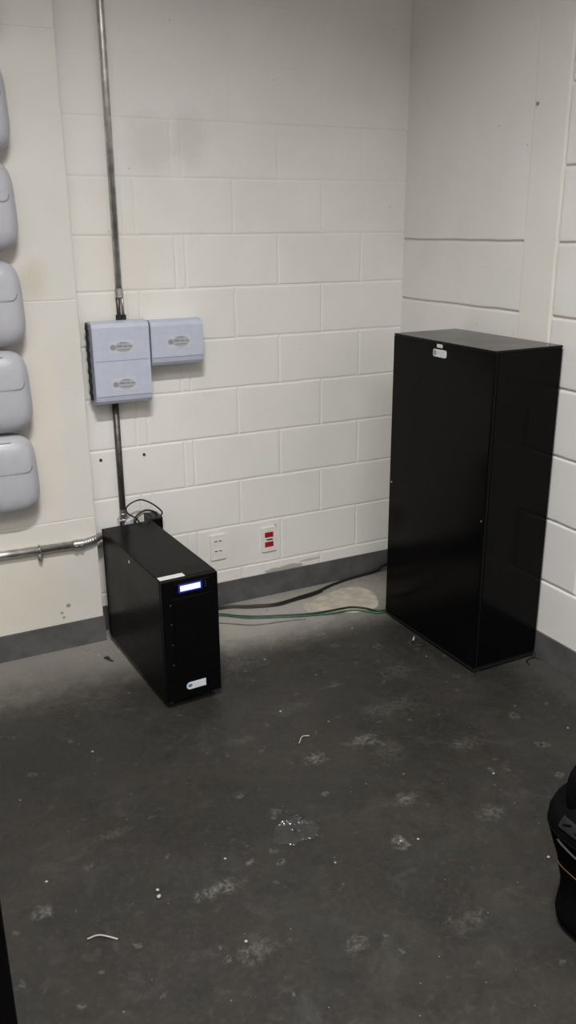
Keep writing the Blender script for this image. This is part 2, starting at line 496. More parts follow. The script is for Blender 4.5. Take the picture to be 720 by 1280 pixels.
# ------------------------------------------------------------------ tall cabinet in the corner
def seam_box(bm, *a): box(bm, *a)
def cabinet(label, loc, rot, w, d, h, detail=True):
    t = thing('metal_cabinet', label, 'cabinet', loc, rot)
    z0 = .018
    W, D = w/2, d/2
    bm = NB(-W+.004, W-.002, -D+.004, D-.002, z0, h-.004); obj('body', bm, M_cabd, t)
    # side skin toward the room, front door, top lid
    obj('side_panel', NB(-W, -W+.006, -D+.003, D, z0+.012, h-.009, bevel=.0015), M_cab, t)
    obj('side_panel', NB(W-.006, W, -D+.003, D, z0+.012, h-.009, bevel=.0015), M_cab, t)
    obj('door', NB(-W+.016, W-.001, -D, -D+.014, z0+.012, h-.009, bevel=.002), M_cab, t)
    obj('corner_post', NB(-W+.0012, -W+.0125, -D+.001, -D+.016, z0+.012, h-.009, bevel=.003), M_cab, t)
    obj('rear_panel', NB(-W+.004, W-.004, D-.006, D, z0+.012, h-.009, bevel=.0015), M_cab, t)
    obj('top_panel', NB(-W, W, -D, D, h-.008, h, bevel=.0018), M_lidm, t)
    obj('plinth', NB(-W+.004, W-.004, -D+.004, D-.004, z0-.006, z0+.012), M_cabd, t)
    for sx in (-1, 1):
        for sy in (-1, 1):
            bm = bmesh.new(); cyl(bm, (sx*(W-.03), sy*(D-.03), .0065), .016, (0, 0, 1), .013); obj('foot', bm, M_blk, t)
    if detail:
        # screws at mid height of the side skin, one near each edge
        for y in (-D+.014, D-.016):
            bm = bmesh.new(); cyl(bm, (-W-.0008, y, .602), .0035, (1, 0, 0), .002, 12); obj('screw', bm, M_zinc, t)
        # small paper label and badge sticker near the top of the side skin
        lb = obj('paper_label', NB(-W-.0008, -W, -.011, .021, 1.1735, 1.1855), M_silver, t); lb['label'] = 'small white paper label'
        bm = bmesh.new()
        for a, b in ((-.006, -.001), (.004, .010), (.013, .016)): box(bm, -W-.0012, -W-.0006, a, b, 1.1765, 1.1825)
        obj('print', bm, M_lgrey, lb)
        bm = bmesh.new()
        RM = Matrix(((0, 1, 0, -W), (-1, 0, 0, .003), (0, 0, 1, 1.1535), (0, 0, 0, 1)))
        extrude_outline(bm, rounded_rect(.078, .027, .008), 0, .001, RM)
        st = obj('badge_sticker', bm, M_stick, t); st['label'] = 'white badge sticker with a grey emblem'
        bm = bmesh.new()
        extrude_outline(bm, [(-.028+.009*math.cos(a*PI/8), .0005+.0105*math.sin(a*PI/8)) for a in range(16)], .0008, .0016, RM)
        obj('emblem', bm, M_grey, st)
        bm = bmesh.new()
        for a, b, z in ((-.012, .028, .005), (-.012, .020, -.001), (-.004, .030, -.0075)):
            extrude_outline(bm, [(a, z-.0012), (b, z-.0012), (b, z+.0012), (a, z+.0012)], .0008, .0014, RM)
        obj('print', bm, M_lgrey, st)
    return t
cabinet('tall black metal cabinet standing in the wall corner', (-.1655, -.7145, 0), .012, .297, .586, 1.1964)
cabinet('black metal cabinet of which only a thin dark edge shows beside the bare floor', (-2.263, -1.806, 0), 0, .297, .586, .98, False)

# ------------------------------------------------------------------ tower power supply
UW, UD, UZ0, UZ1 = .2064, .6172, .030, .4828
ups = thing('power_supply_tower', 'black tower power supply with a lit blue display on the floor', 'power supply', (-1.3164, -.4106, 0), .0496)
hw, hd = UW/2, UD/2
# folded shell: top and both sides in one sheet
bm = NB(-hw, hw, -hd+.016, hd, UZ0, UZ1, bevel=.003, seg=3)
obj('case', bm, M_ups, ups)
obj('rear_panel', NB(-hw+.006, hw-.006, hd-.001, hd+.002, UZ0+.006, UZ1-.006), M_bezel, ups)
bz = obj('front_bezel', NB(-hw+.0006, hw-.0006, -hd, -hd+.017, UZ0+.002, UZ1-.001, bevel=.004, seg=3), M_bezel, ups)
obj('centre_panel', NB(-.064, .086, -hd-.003, -hd+.004, .115, .415, bevel=.002), M_bezel, bz)
bm = bmesh.new()
for k in range(16):
    z = .135+k*.0165
    box(bm, -.050, .076, -hd-.0042, -hd-.0028, z, z+.004)
obj('grille', bm, M_bezel, bz)
dp = obj('display_panel', NB(-.055, .070, -hd-.003, -hd+.004, .424, .470, bevel=.003), M_bezel, ups)
obj('screen_rim', NB(-.0440, .0420, -hd-.0042, -hd-.0028, .4335, .4645, bevel=.001), M_lcdb, dp)
sc = obj('screen', NB(-.0375, .0355, -hd-.0052, -hd-.0038, .4395, .4590), M_lcd, dp); sc['label'] = 'lit white and blue display screen'
for k in range(3):
    bm = bmesh.new(); cyl(bm, (.054, -hd-.0035, .441+.009*k), .003, (0, 1, 0), .003, 10); obj('button', bm, M_blk, dp)
for z in (.395, .324, .249, .172):
    bm = bmesh.new(); cyl(bm, (-.0735, -hd-.0006, z), .0028, (0, 1, 0), .002, 10); obj('screw', bm, M_dsteel, bz)
# silver label on top, badge at the foot of the bezel
tl = obj('rating_label', NB(-.0985, -.0085, -hd+.017, -hd+.045, UZ1, UZ1+.0009), M_silver, ups); tl['label'] = 'narrow silver label'
bm = bmesh.new()
for a, b in ((-.088, -.070), (-.064, -.040), (-.036, -.020)): box(bm, a, b, -hd+.026, -hd+.036, UZ1+.0006, UZ1+.0012)
obj('print', bm, M_lgrey, tl)
FM = Matrix.Translation((.007, -hd, .0775))
bm = bmesh.new()
extrude_outline(bm, [(.036, -.0135), (.036, .0135), (-.026, .0135), (-.033, .010), (-.037, .003), (-.037, -.004), (-.033, -.0105), (-.026, -.0135)][::-1], 0, .0012, FM)
bs = obj('badge_sticker', bm, M_stick, ups); bs['label'] = 'white badge sticker with a teal emblem'
bm = bmesh.new()
extrude_outline(bm, [(-.024+.0085*math.cos(a*PI/8), .001+.006*math.sin(a*PI/8)) for a in range(16)], .001, .0018, FM)
obj('emblem', bm, M_teal, bs)
bm = bmesh.new()
for a, b, z in ((-.010, .008, .003), (.012, .030, .003), (-.008, .026, -.006)):
    extrude_outline(bm, [(a, z-.0018), (b, z-.0018), (b, z+.0018), (a, z+.0018)], .001, .0016, FM)
obj('print', bm, M_lgrey, bs)
sm = obj('small_pale_mark', NB(-hw-.0008, -hw, -.006, .006, .447, .4565), M_lgrey, ups)  # small pale mark near the top of the case side
# castors
for sx in (-1, 1):
    for sy in (-1, 1):
        x, y = sx*(hw-.024), sy*(hd-.035)
        cs = obj('caster', NB(x-.011, x+.011, y-.014, y+.014, .019, UZ0+.002, bevel=.002), M_grey, ups)
        bm = bmesh.new(); cyl(bm, (x, y, .0125), .0125, (1, 0, 0), .013, 18); obj('wheel', bm, M_blk, cs, smooth=False)

# black terminal box on the wall behind it, with the loop of leads
tb = thing('terminal_box', 'small black box on the wall just behind the power supply tower', 'terminal box', (-1.203, 0, .44))
obj('housing', NB(-.028, .028, -.078, .0006, -.065, .043, bevel=.003), M_blk, tb)
obj('lid', NB(-.025, .025, -.083, -.077, -.060, .038, bevel=.002), M_bezel, tb)
loop = [(-1.176, -.05, .476), (-1.1695, -.055, .490), (-1.177, -.06, .505), (-1.208, -.06, .535), (-1.253, -.06, .560), (-1.293, -.058, .553), (-1.317, -.055, .532), (-1.309, -.056, .508), (-1.275, -.055, .480), (-1.258, -.05, .44)]
tag(obj('cable', NT(smooth_path(loop), .0032), M_cable, smooth=True), 'thin black lead in a wide loop above the power supply tower', 'cable')
loop = [(-1.285, -.070, .43), (-1.292, -.075, .476), (-1.277, -.064, .499), (-1.242, -.064, .515), (-1.206, -.06, .503), (-1.192, -.055, .483), (-1.19, -.05, .475)]
tag(obj('cable', NT(smooth_path(loop), .0042), M_cable, smooth=True), 'thicker black lead in a low arch behind the power supply tower top', 'cable')
loop = [(-1.296, -.07, .44), (-1.282, -.074, .488), (-1.25, -.074, .507), (-1.222, -.072, .487), (-1.216, -.07, .44)]
tag(obj('cable', NT(smooth_path(loop), .0022), M_cable, smooth=True), 'thinnest black lead in the smallest arch behind the power supply tower', 'cable')

# ------------------------------------------------------------------ conduits
vc = thing('vertical_conduit', 'galvanised steel conduit running up the wall from the blue wall box', 'conduit', (-1.276, 0, 1.258))
yC = -.020
obj('pipe', NT([(0.004, yC, 3.0), (0.003, yC, 1.0), (0, yC, .105)], .0125, 16), M_steel, vc, smooth=True)
bm = bmesh.new(); tube(bm, [(0, yC, .085), (0, yC, .118)], .0152, 16); obj('coupling', bm, M_zinc, vc)
obj('pipe', NT([(-.006, yC, .10), (-.006, yC, .0)], .0075, 14), M_dsteel, vc, smooth=True)
obj('cable', NT([(.009, yC-.004, .10), (.010, yC-.004, .02)], .0045, 10), M_steel, vc, smooth=True)
for x, r in ((-.006, .0125), (.0115, .010)):
    bm = bmesh.new(); cyl(bm, (x, yC, .011), r, (0, 0, 1), .022, 10); obj('connector', bm, M_blk, vc)
for z in (.62, 1.25):
    bm = bmesh.new()
    box(bm, -.034, .034, -.003, 0, z-.01, z+.01)
    tube(bm, [(.0155*math.cos(a*PI/10), yC-.0155*math.sin(a*PI/10)+.0, z) for a in range(11)], .003, 6)
    if z > 1: obj('strap', bm, M_zinc, vc)
    else: bm.free()

lc = thing('conduit_drop', 'steel conduit with shade painted on, dropping from the blue wall box to the power supply tower', 'conduit', (-1.3205, 0, .37))
obj('pipe', NT([(.001, -.018, .595), (0, -.018, .12)], .0125, 16), M_dsteel, lc, smooth=True)  # shade below the blue box is put into the pipe's dark colour
bm = bmesh.new(); tube(bm, [(0, -.018, .112), (0, -.018, .132), (0, -.018, .1325), (0, -.018, .15)], [.017, .017, .0145, .0145], 12); obj('connector', bm, M_zinc, lc)
obj('fitting_box', NB(-.022, .022, -.040, .0006, -.02, .112, bevel=.004), M_zinc, lc)
bm = bmesh.new()
for dx, dy in ((.012, -.046), (.020, -.047), (.027, -.046)):
    tube(bm, smooth_path([(dx-.02, dy, .06), (dx-.012, dy-.006, .100), (dx, dy-.004, .112), (dx+.012, dy, .104), (dx+.02, dy, .07)]), .0035, 8)
obj('lead', bm, M_lgrey, lc, smooth=True)

hc = thing('horizontal_conduit', 'galvanised steel conduit running level along the wall under the white wall boxes', 'conduit', (-1.45, -.105, .435))
r = .0155
obj('pipe', NT([(-.66, 0, .012), (-.092, 0, .0)], r, 16), M_steel, hc, smooth=True)
bm = bmesh.new(); tube(bm, [(-.098, 0, .0), (-.060, 0, 0)], .0185, 16)
cp = obj('coupling', bm, M_zinc, hc)
for x in (-.088, -.068):
    bm = bmesh.new(); cyl(bm, (x, -.019, -.004), .005, (0, 1, 0), .008, 10); obj('screw', bm, M_zinc, cp)
pts, rad = [], []
base = smooth_path([(-.062, 0, 0), (-.040, 0, .003), (-.012, .006, .006), (.012, .028, .006), (.03, .05, .0)], 10)
for i, p in enumerate(base):
    pts.append(p); rad.append(.0155 if i % 3 else .0128)
obj('flexible_sleeve', NT(pts, rad, 14), M_steel, hc, smooth=True)
bm = bmesh.new()
tube(bm, [(-.224+.0, -.0175*math.cos(a*PI/8)+0, -.0175*math.sin(a*PI/8)+.0028) for a in range(-5, 6)], .0035, 8)
box(bm, -.232, -.216, -.006, .0145, -.040, -.012, bevel=.002)
cl = obj('clamp', bm, M_zinc, hc)
bm = bmesh.new(); cyl(bm, (-.224, -.012, -.026), .006, (0, 1, 0), .012, 10); obj('screw', bm, M_steel, cl)

# ------------------------------------------------------------------ pale blue distribution boxes
def dist_box(label, x0, x1, z0, z1, depth, halves, labels, group):
    t = thing('distribution_box', label, 'electrical box', ((x0+x1)/2, 0, z0), 0, group)
    w = x1-x0; h = z1-z0; W = w/2
    obj('back_shell', NB(-W+.001, W-.001, -depth*.42, .0006, .012, h-.006, bevel=.003), M_blk if halves == 2 else M_blue, t)
    # cover: side profile swept across, curving back at the head and the foot
    prof = [(-depth*.40, 0.004), (-depth*.62, -.002), (-depth*.86, .004), (-depth*.955, .016), (-depth, .034), (-depth, h-.020),
            (-depth*.93, h-.006), (-depth*.72, h), (-depth*.40, h)]
    bm = bmesh.new()
    a = [bm.verts.new((-W, y, z)) for y, z in prof]; b = [bm.verts.new((W, y, z)) for y, z in prof]
    n = len(prof)
    for k in range(n): bm.faces.new((a[k], a[(k+1) % n], b[(k+1) % n], b[k]))
    bm.faces.new(a); bm.faces.new(b[::-1])
    bmesh.ops.bevel(bm, geom=[e for e in bm.edges if abs(e.verts[0].co.x-e.verts[1].co.x) < 1e-5], offset=.0022, segments=2, affect='EDGES')
    cv = obj('cover', bm, M_blue, t)
    obj('seam', NB(-W+.004, W-.004, -depth-.0003, -depth+.002, .0325, .0345), M_seam, cv)
    if halves == 2:
        obj('seam', NB(-W+.004, W-.004, -depth-.0003, -depth+.002, .163, .165), M_seam, cv)
    for (lx, lz, lw, lh) in labels:
        M = Matrix.Translation((lx, -depth, lz))
        bm = bmesh.new(); extrude_outline(bm, rounded_rect(lw, lh, .003), 0, .0009, M)
        lb = obj('sticker', bm, M_lgrey, t)
        bm = bmesh.new()
        extrude_outline(bm, [(-lw*.36+.0105*math.cos(q*PI/8), .0105*math.sin(q*PI/8)) for q in range(16)], .0007, .0014, M)
        obj('emblem', bm, M_grey, lb)
        bm = bmesh.new()
        extrude_outline(bm, [(.006+lw*.40*math.cos(q*PI/12), lh*.42*math.sin(q*PI/12)*abs(math.sin(q*PI/12))**.5) for q in range(24)], .0004, .00105, M)
        obj('oval_print', bm, M_oval, lb)
        bm = bmesh.new()
        for a0, a1, zz_, hh in ((-.20, .02, .004, .006), (.06, .22, .003, .005), (.26, .42, .002, .004), (-.15, .32, -.010, .003), (-.10, .20, .015, .003)):
            extrude_outline(bm, [(a0*lw, zz_-hh/2), (a1*lw, zz_-hh/2), (a1*lw, zz_+hh/2), (a0*lw, zz_+hh/2)], .0007, .0012, M)
        obj('print', bm, M_seam, lb)
    return t
dist_box('larger pale blue electrical box with two stickers, joined to both conduits', -1.410, -1.1945, .958, 1.263, .10, 2,
         [(0.000, .213, .094, .046), (0.002, .076, .094, .046)], None)
dist_box('smaller pale blue electrical box with one sticker, fixed beside the larger one', -1.1855, -.977, 1.087, 1.258, .095, 1,
         [(.005, .090, .094, .052)], None)
pts = []  # dark gap beside the larger box, put in as a wavy black tube
for k in range(60):
    z = .975+k*.28/59
    pts.append((-1.4145+.0025*math.sin(k*.75)+.0012*math.sin(k*1.9), -.050, z))
tag(obj('cable', NT(pts, .0055, 8), M_cable, smooth=True), 'wavy black strip hugging the side of the larger pale blue box', 'cable')

# ------------------------------------------------------------------ rounded white wall boxes (column of six)
HH = .135
def outline(n=64):
    pts = []
    for k in range(n):
        a = 2*PI*k/n
        c, s_ = math.cos(a), math.sin(a)
        e = 2/4.2
        x = math.copysign(abs(c)**e, c); z = math.copysign(abs(s_)**e, s_)
        w = .104+.010*(1-(z+1)/2)           # narrower at the head
        zz_ = z*HH
        zz_ += -.010*(1-(x*x))*(1 if z < 0 else 0)   # sagging foot
        zz_ += .006*(1-(x*x))*(1 if z > 0 else 0)
        pts.append((x*w, zz_))
    return pts
OUT = outline()
DM = .118
def dep(s):
    s = min(max(s, 0), 1)
    return .060+(DM-.060)*(1-s**5.0)**.5
def gauge(x, z):
    lo, r = 1e9, 0
    ang = math.atan2(z, x)
    n = len(OUT)
    for k in range(n):
        (x0, z0), (x1, z1) = OUT[k], OUT[(k+1) % n]
        dx, dz = x1-x0, z1-z0
        det = math.cos(ang)*(-dz)+math.sin(ang)*dx
        if abs(det) < 1e-12: continue
        t = (x0*(-dz)+z0*dx)/det
        u = (math.cos(ang)*z0-math.sin(ang)*x0)/det
        if t > 0 and -1e-6 <= u <= 1+1e-6: r = t; break
    return math.hypot(x, z)/r if r else 1
def white_box_meshes():
    n = len(OUT)
    bm = bmesh.new()
    lev = [(.955, 0), (.975, .03), (.993, .05), (1.0, .060)]
    ss = [.997, .985, .965, .94, .90, .85, .78, .68, .5, .3, .12]
    lev += [(s, dep(s)) for s in ss]
    rings = [[bm.verts.new((x*s, -d, z*s)) for x, z in OUT] for s, d in lev]
    for a, b in zip(rings, rings[1:]):
        for k in range(n): bm.faces.new((a[k], a[(k+1) % n], b[(k+1) % n], b[k]))
    bm.faces.new(rings[-1]); bm.faces.new(rings[0][::-1])
    bmesh.ops.recalc_face_normals(bm, faces=bm.faces[:])
    for f in bm.faces: f.smooth = True
    mb = bpy.data.meshes.new('shell'); bm.to_mesh(mb); bm.free(); mb.materials.append(M_white)
    # lid over the upper half, following the dome
    bm = bmesh.new()
    lo = [(x, z+.064) for x, z in rounded_rect(.168, .106, .024, 8)]
    c = (0, .064)
    rings = []
    for s, off in ((1.0, -.004), (1.0, .0004), (.985, .0016), (.94, .0018), (.8, .0018), (.6, .0018), (.35, .0018), (.1, .0018)):
        ring = []
        for x, z in lo:
            x2, z2 = c[0]+(x-c[0])*s, c[1]+(z-c[1])*s
            ring.append(bm.verts.new((x2, -dep(gauge(x2, z2))-off, z2)))
        rings.append(ring)
    n2 = len(lo)
    for a, b in zip(rings, rings[1:]):
        for k in range(n2): bm.faces.new((a[k], a[(k+1) % n2], b[(k+1) % n2], b[k]))
    bm.faces.new(rings[-1])
    bmesh.ops.recalc_face_normals(bm, faces=bm.faces[:])
    for f in bm.faces: f.smooth = True
    ml = bpy.data.meshes.new('lid'); bm.to_mesh(ml); bm.free(); ml.materials.append(M_white)
    # the gap line under the lid
    path = []
    for k in range(41):
        u = k/40
        if u < .12: x, z = -.084+.0*u, .040-(u/.12)*.012
        x = -.0855+.171*u
        e = max(0, abs(x)-.062)/.0235
        z = .0095+.024*(1-math.sqrt(max(0, 1-e*e)))
        path.append((x, -dep(gauge(x, z))-.0002, z))
    bm = bmesh.new(); tube(bm, path, .0011, 6)
    mg = bpy.data.meshes.new('gap'); bm.to_mesh(mg); bm.free(); mg.materials.append(M_seam)
    # slot in the head and a slanted moulded mark on the lid
    bm = bmesh.new()
    p = []
    for k in range(9):
        x = -.022+.044*k/8
        p.append((x, -dep(gauge(x, .1215))-.0012, .1215))
    tube(bm, p, .0018, 6)
    mslot = bpy.data.meshes.new('slot'); bm.to_mesh(mslot); bm.free(); mslot.materials.append(M_seam)
    bm = bmesh.new()
    for x0, z0, x1, z1 in ((.010, .088, .024, .052), (-.010, .088, -.024, .052)):
        tube(bm, [(x0, -dep(gauge(x0, z0))-.0015, z0), (x1, -dep(gauge(x1, z1))-.0015, z1)], .0008, 6)
    mmk = bpy.data.meshes.new('emblem'); bm.to_mesh(mmk); bm.free(); mmk.materials.append(M_white)
    return mb, ml, mg, mslot, mmk
meshes = white_box_meshes()
spots = [(-1.768, .7590, 'lowest rounded white plastic box in the column on the wall, just above the level conduit'),
         (-1.764, 1.0545, 'second rounded white plastic box from the bottom of the wall column'),
         (-1.758, 1.3500, 'third rounded white plastic box from the bottom of the wall column'),
         (-1.750, 1.6610, 'fourth rounded white plastic box from the bottom of the wall column'),
         (-1.744, 1.9625, 'fifth rounded white plastic box from the bottom, second from the top'),
         (-1.742, 2.2900, 'topmost rounded white plastic box of the column, cut by the picture corner')]
proto = None
for x, z, lab in spots:
    if proto is None:
        proto = thing('plastic_wall_box', lab, 'wall box', (x, PY, z), 0, 'rounded white boxes in a column on the wall')
        for nm, me in zip(('shell', 'lid', 'seam', 'slot', 'emblem'), meshes): link(nm, me, None, proto)
    else:
        t = proto.copy(); C.objects.link(t); t.location = (x, PY, z); t['label'] = lab
        for ch in list(proto.children):
            c_ = ch.copy(); C.objects.link(c_); c_.parent = t

# ------------------------------------------------------------------ sockets
def socket(label, x, z, kind):
    t = thing('wall_socket', label, 'socket', (x, 0, z))
    bm = bmesh.new(); extrude_outline(bm, rounded_rect(.072, .116, .006), 0, .008, None, .002)
    obj('faceplate', bm, M_sock, t)
    for k, dz in enumerate((.0225, -.0225)):
        bm = bmesh.new(); extrude_outline(bm, rounded_rect(.042, .024 if kind == 'red' else .030, .002), .006, .0095, Matrix.Translation((0, 0, dz)), .001)
        md = obj('outlet', bm, M_red if kind == 'red' else M_sock, t)
        if kind == 'red': md['label'] = 'red outlet'
        bm = bmesh.new()
        if kind == 'red':
            for dx in (-.008, .008): box(bm, dx-.0012, dx+.0012, -.0102, -.009, dz-.002, dz+.006)
        else:
            box(bm, -.018, -.004, -.0102, -.009, dz+.004, dz+.008); box(bm, .003, .016, -.0102, -.009, dz+.004, dz+.008)
        obj('slot', bm, M_hole, md)
    if kind == 'red':
        obj('latch', NB(-.012, .017, -.0105, -.006, -.003, .003, bevel=.001), M_hole, t)
    return t
socket('white double wall socket with pale outlets, next to the power supply tower', -.911, .278, 'white')
socket('white wall socket with two red outlets', -.668, .272, 'red')

# screw holes and nail in the wall
for x, z, lab in ((-1.389, .727, 'black screw hole in the wall beside the dark conduit drop, on the pilaster side'),
                  (-1.213, .728, 'black screw hole in the wall under the gap between the blue boxes')):
    bm = bmesh.new(); tube(bm, [(x, .002, z), (x, -.003, z), (x, -.0045, z)], [.006, .006, .003], 10)
    tag(obj('wall_plug', bm, M_hole), lab, 'wall plug', 'screw holes under the blue boxes')
bm = bmesh.new(); tube(bm, [(-1.434, .002, 1.437), (-1.434, -.007, 1.435)], .004, 8); tube(bm, [(-1.436, .001, 1.43), (-1.438, -.006, 1.418)], .0025, 6)
tag(obj('nail', bm, M_dsteel), 'bent nail stub in the wall seam above the larger blue box', 'nail')
bm = bmesh.new(); tube(bm, [(.002, -.775, 1.976), (-.008, -.775, 1.976)], .006, 8)
tag(obj('nail', bm, M_grey), 'grey nail head high on the pilaster above the tall black cabinet', 'nail')

# ------------------------------------------------------------------ cables on the floor
def fcable(pts, r, m, label, name='cable'):
    return tag(obj(name, NT(smooth_path(pts, 8), r, 8), m, smooth=True), label, 'cable')
fcable([(-1.13, -.06, .0065), (-1.02, -.035, .0065), (-.919, -.030, .0065), (-.802, -.079, .0065), (-.69, -.114, .0065), (-.554, -.099, .0085),
        (-.467, -.088, .0105), (-.374, -.050, .007), (-.266, -.024, .008), (-.161, -.016, .012), (-.099, -.016, .024), (-.049, -.016, .045), (-.025, -.10, .05), (-.03, -.30, .03), (-.05, -.41, .03)],
       .0062, M_cable, 'thick black power cable along the foot of the back wall')
fcable([(-1.13, -.075, .004), (-.919, -.043, .004), (-.802, -.092, .004), (-.69, -.126, .004), (-.60, -.116, .004), (-.50, -.104, .004), (-.44, -.085, .004)],
       .004, M_brown, 'thin brown cable lying against the thick black power cable')
fcable([(-1.16, -.07, .0045), (-1.05, -.06, .0045), (-.951, -.091, .0045), (-.896, -.137, .0045), (-.822, -.185, .0045), (-.732, -.223, .0045), (-.614, -.268, .0055), (-.517, -.290, .0085),
        (-.421, -.300, .0090), (-.37, -.334, .008), (-.326, -.388, .006), (-.28, -.39, .006)],
       .0045, M_cable, 'black cable on the floor in front of the cement patch, to the tall cabinet')
fcable([(-1.16, -.082, .0045), (-1.05, -.072, .0045), (-.951, -.103, .0045), (-.896, -.148, .0045), (-.84, -.190, .0045), (-.732, -.236, .0045), (-.65, -.270, .0045), (-.58, -.292, .0045), (-.517, -.312, .0055),
        (-.44, -.320, .0045), (-.39, -.345, .0045), (-.335, -.398, .0045), (-.29, -.40, .0045)],
       .0042, M_green, 'green earth wire beside the black cable on the floor')
fcable([(-1.10, -.11, .0025), (-.983, -.166, .0025), (-.877, -.243, .0025), (-.80, -.268, .0025), (-.755, -.275, .0025), (-.69, -.288, .0025), (-.642, -.305, .0025)],
       .0025, M_pale, 'thin pale grey wire on the floor, nearest to the camera of the wires')

# dried cement smear
patch = [(-.597, -.242), (-.588, -.172), (-.53, -.140), (-.47, -.118), (-.40, -.098), (-.30, -.088), (-.245, -.12), (-.232, -.19), (-.255, -.27), (-.30, -.335), (-.36, -.352), (-.43, -.338), (-.50, -.295), (-.56, -.285)]
pp = [p for p in smooth_path([(x, y, 0) for x, y in patch+patch[:1]], 5)][:-1]
bm = bmesh.new()
cx = sum(p.x for p in pp)/len(pp); cy = sum(p.y for p in pp)/len(pp)
rings = []
for s, z in ((1.0, -.001), (.97, .0012), (.88, .0026), (.6, .0034), (.25, .0038)):
    rings.append([bm.verts.new((cx+(p.x-cx)*s*(1+random.uniform(-.012, .012)), cy+(p.y-cy)*s*(1+random.uniform(-.012, .012)), z)) for p in pp])
n = len(pp)
for a, b in zip(rings, rings[1:]):
    for k in range(n): bm.faces.new((a[k], a[(k+1) % n], b[(k+1) % n], b[k]))
bm.faces.new(rings[-1])
tag(obj('cement_patch', bm, M_cement, smooth=True), 'beige patch of dried cement on the floor by the back wall', 'cement patch')

# ------------------------------------------------------------------ litter
# crumpled clear film
bm = bmesh.new()
rs = random.Random(11)
na, nr = 80, 20
ctr = bm.verts.new((0, 0, .003))
prev = None
def film_h(x, y):
    arc = y-(.040-3.2*(x-.004)**2)
    rid = math.exp(-(arc/.011)**2)*max(0, 1-abs(x)/.066)
    return .0022+.017*rid, rid
for q in range(1, nr+1):
    ring = []
    for k in range(na):
        a = 2*PI*k/na
        R0 = .060+.008*math.sin(2*a+.6)+.006*math.sin(3*a+2)+.004*math.sin(7*a)
        r = R0*q/nr
        x, y = r*math.cos(a), r*math.sin(a)*.98
        h, rid = film_h(x, y)
        h += rs.uniform(0, .0075)*rid+rs.uniform(0, .0011)
        if q == nr: h *= .35; x += rs.uniform(-.003, .003); y += rs.uniform(-.003, .003)
        ring.append(bm.verts.new((x, y, h)))
    for k in range(na):
        if prev is None: bm.faces.new((ctr, ring[k], ring[(k+1) % na]))
        else: bm.faces.new((prev[k], ring[k], ring[(k+1) % na], prev[(k+1) % na]))
    prev = ring
o = obj('plastic_film', bm, M_film, loc=(-1.295, -1.470, 0), rot=(0, 0, -.45))
tag(o, 'crumpled clear plastic film glinting on the middle of the floor', 'plastic film')
tag(obj('plastic_strip', NT(smooth_path([(-1.905, -1.583, .003), (-1.876, -1.587, .005), (-1.841, -1.616, .003)]), .0022, 6), M_debris, smooth=True),
    'larger thin white plastic strip on the floor, close to the dark cabinet edge', 'plastic strip')
tag(obj('plastic_strip', NT(smooth_path([(-1.092, -1.105, .003), (-1.068, -1.080, .006), (-1.042, -1.082, .003)]), .0020, 6), M_debris, smooth=True),
    'smaller curled white plastic strip on the floor beyond the clear film', 'plastic strip')
def crumb(x, y, r, m, label, name='pebble', cat='pebble', group=None):
    bm = bmesh.new(); bmesh.ops.create_icosphere(bm, subdivisions=2, radius=r)
    for v in bm.verts:
        v.co *= 1+random.uniform(-.25, .25); v.co.z *= .7
    lo = min(v.co.z for v in bm.verts)
    for v in bm.verts: v.co += Vector((x, y, -lo-.0003))
    tag(obj(name, bm, m, smooth=True), label, cat, group)
crumb(-1.707, -1.510, .0048, M_debris, 'white pebble on the floor, farther one of the touching pair')
crumb(-1.7115, -1.533, .0055, M_debris, 'white pebble on the floor, nearer one of the touching pair')
crumb(-.748, -1.872, .0042, M_debris, 'white pebble on the floor next to the black bag')
crumb(-1.06, -1.640, .0035, M_debris, 'white pebble on the pale scuff between film and black bag')
crumb(-1.0605, -.905, .004, M_debris, 'tiny white pebble on the bare floor between tower and tall cabinet')
bm = bmesh.new()
tube(bm, smooth_path([(-1.498, -.245, .003), (-1.488, -.255, .008), (-1.484, -.270, .006), (-1.475, -.285, .003)]), [.004]*8+[.006]*8+[.003]*9, 6)
tag(obj('litter_scrap', bm, M_crumb, smooth=True), 'dark scrap on the floor beside the power supply tower', 'scrap')
# loose wire ends beside the cabinet
lw = thing('wire_offcut', 'loose wire end with a pale terminal on the floor beside the tall cabinet', 'wire', (-.35, -.69, 0))
obj('wire', NT(smooth_path([(-.004, .008, .003), (-.016, -.004, .003), (-.016, -.022, .003), (.004, -.038, .003), (.024, -.040, .003)]), .0024, 8), M_cable, lw, smooth=True)
obj('terminal', NT([(-.004, .008, .004), (.010, .022, .004), (.022, .036, .004)], [.003, .0045, .0035], 8), M_debris, lw, smooth=True)
bm = bmesh.new()
tube(bm, smooth_path([(-.075, -1.050, .003), (-.066, -1.024, .005), (-.042, -1.016, .006), (-.022, -1.014, .012), (-.0155, -1.010, .030)]), .0026, 8)
tube(bm, smooth_path([(-.030, -1.015, .009), (-.018, -1.022, .005), (-.012, -1.035, .003)]), .0020, 8)
tag(obj('twig', bm, M_cable, smooth=True), 'short dark forked wire scrap between the tall cabinet and the wall', 'wire')

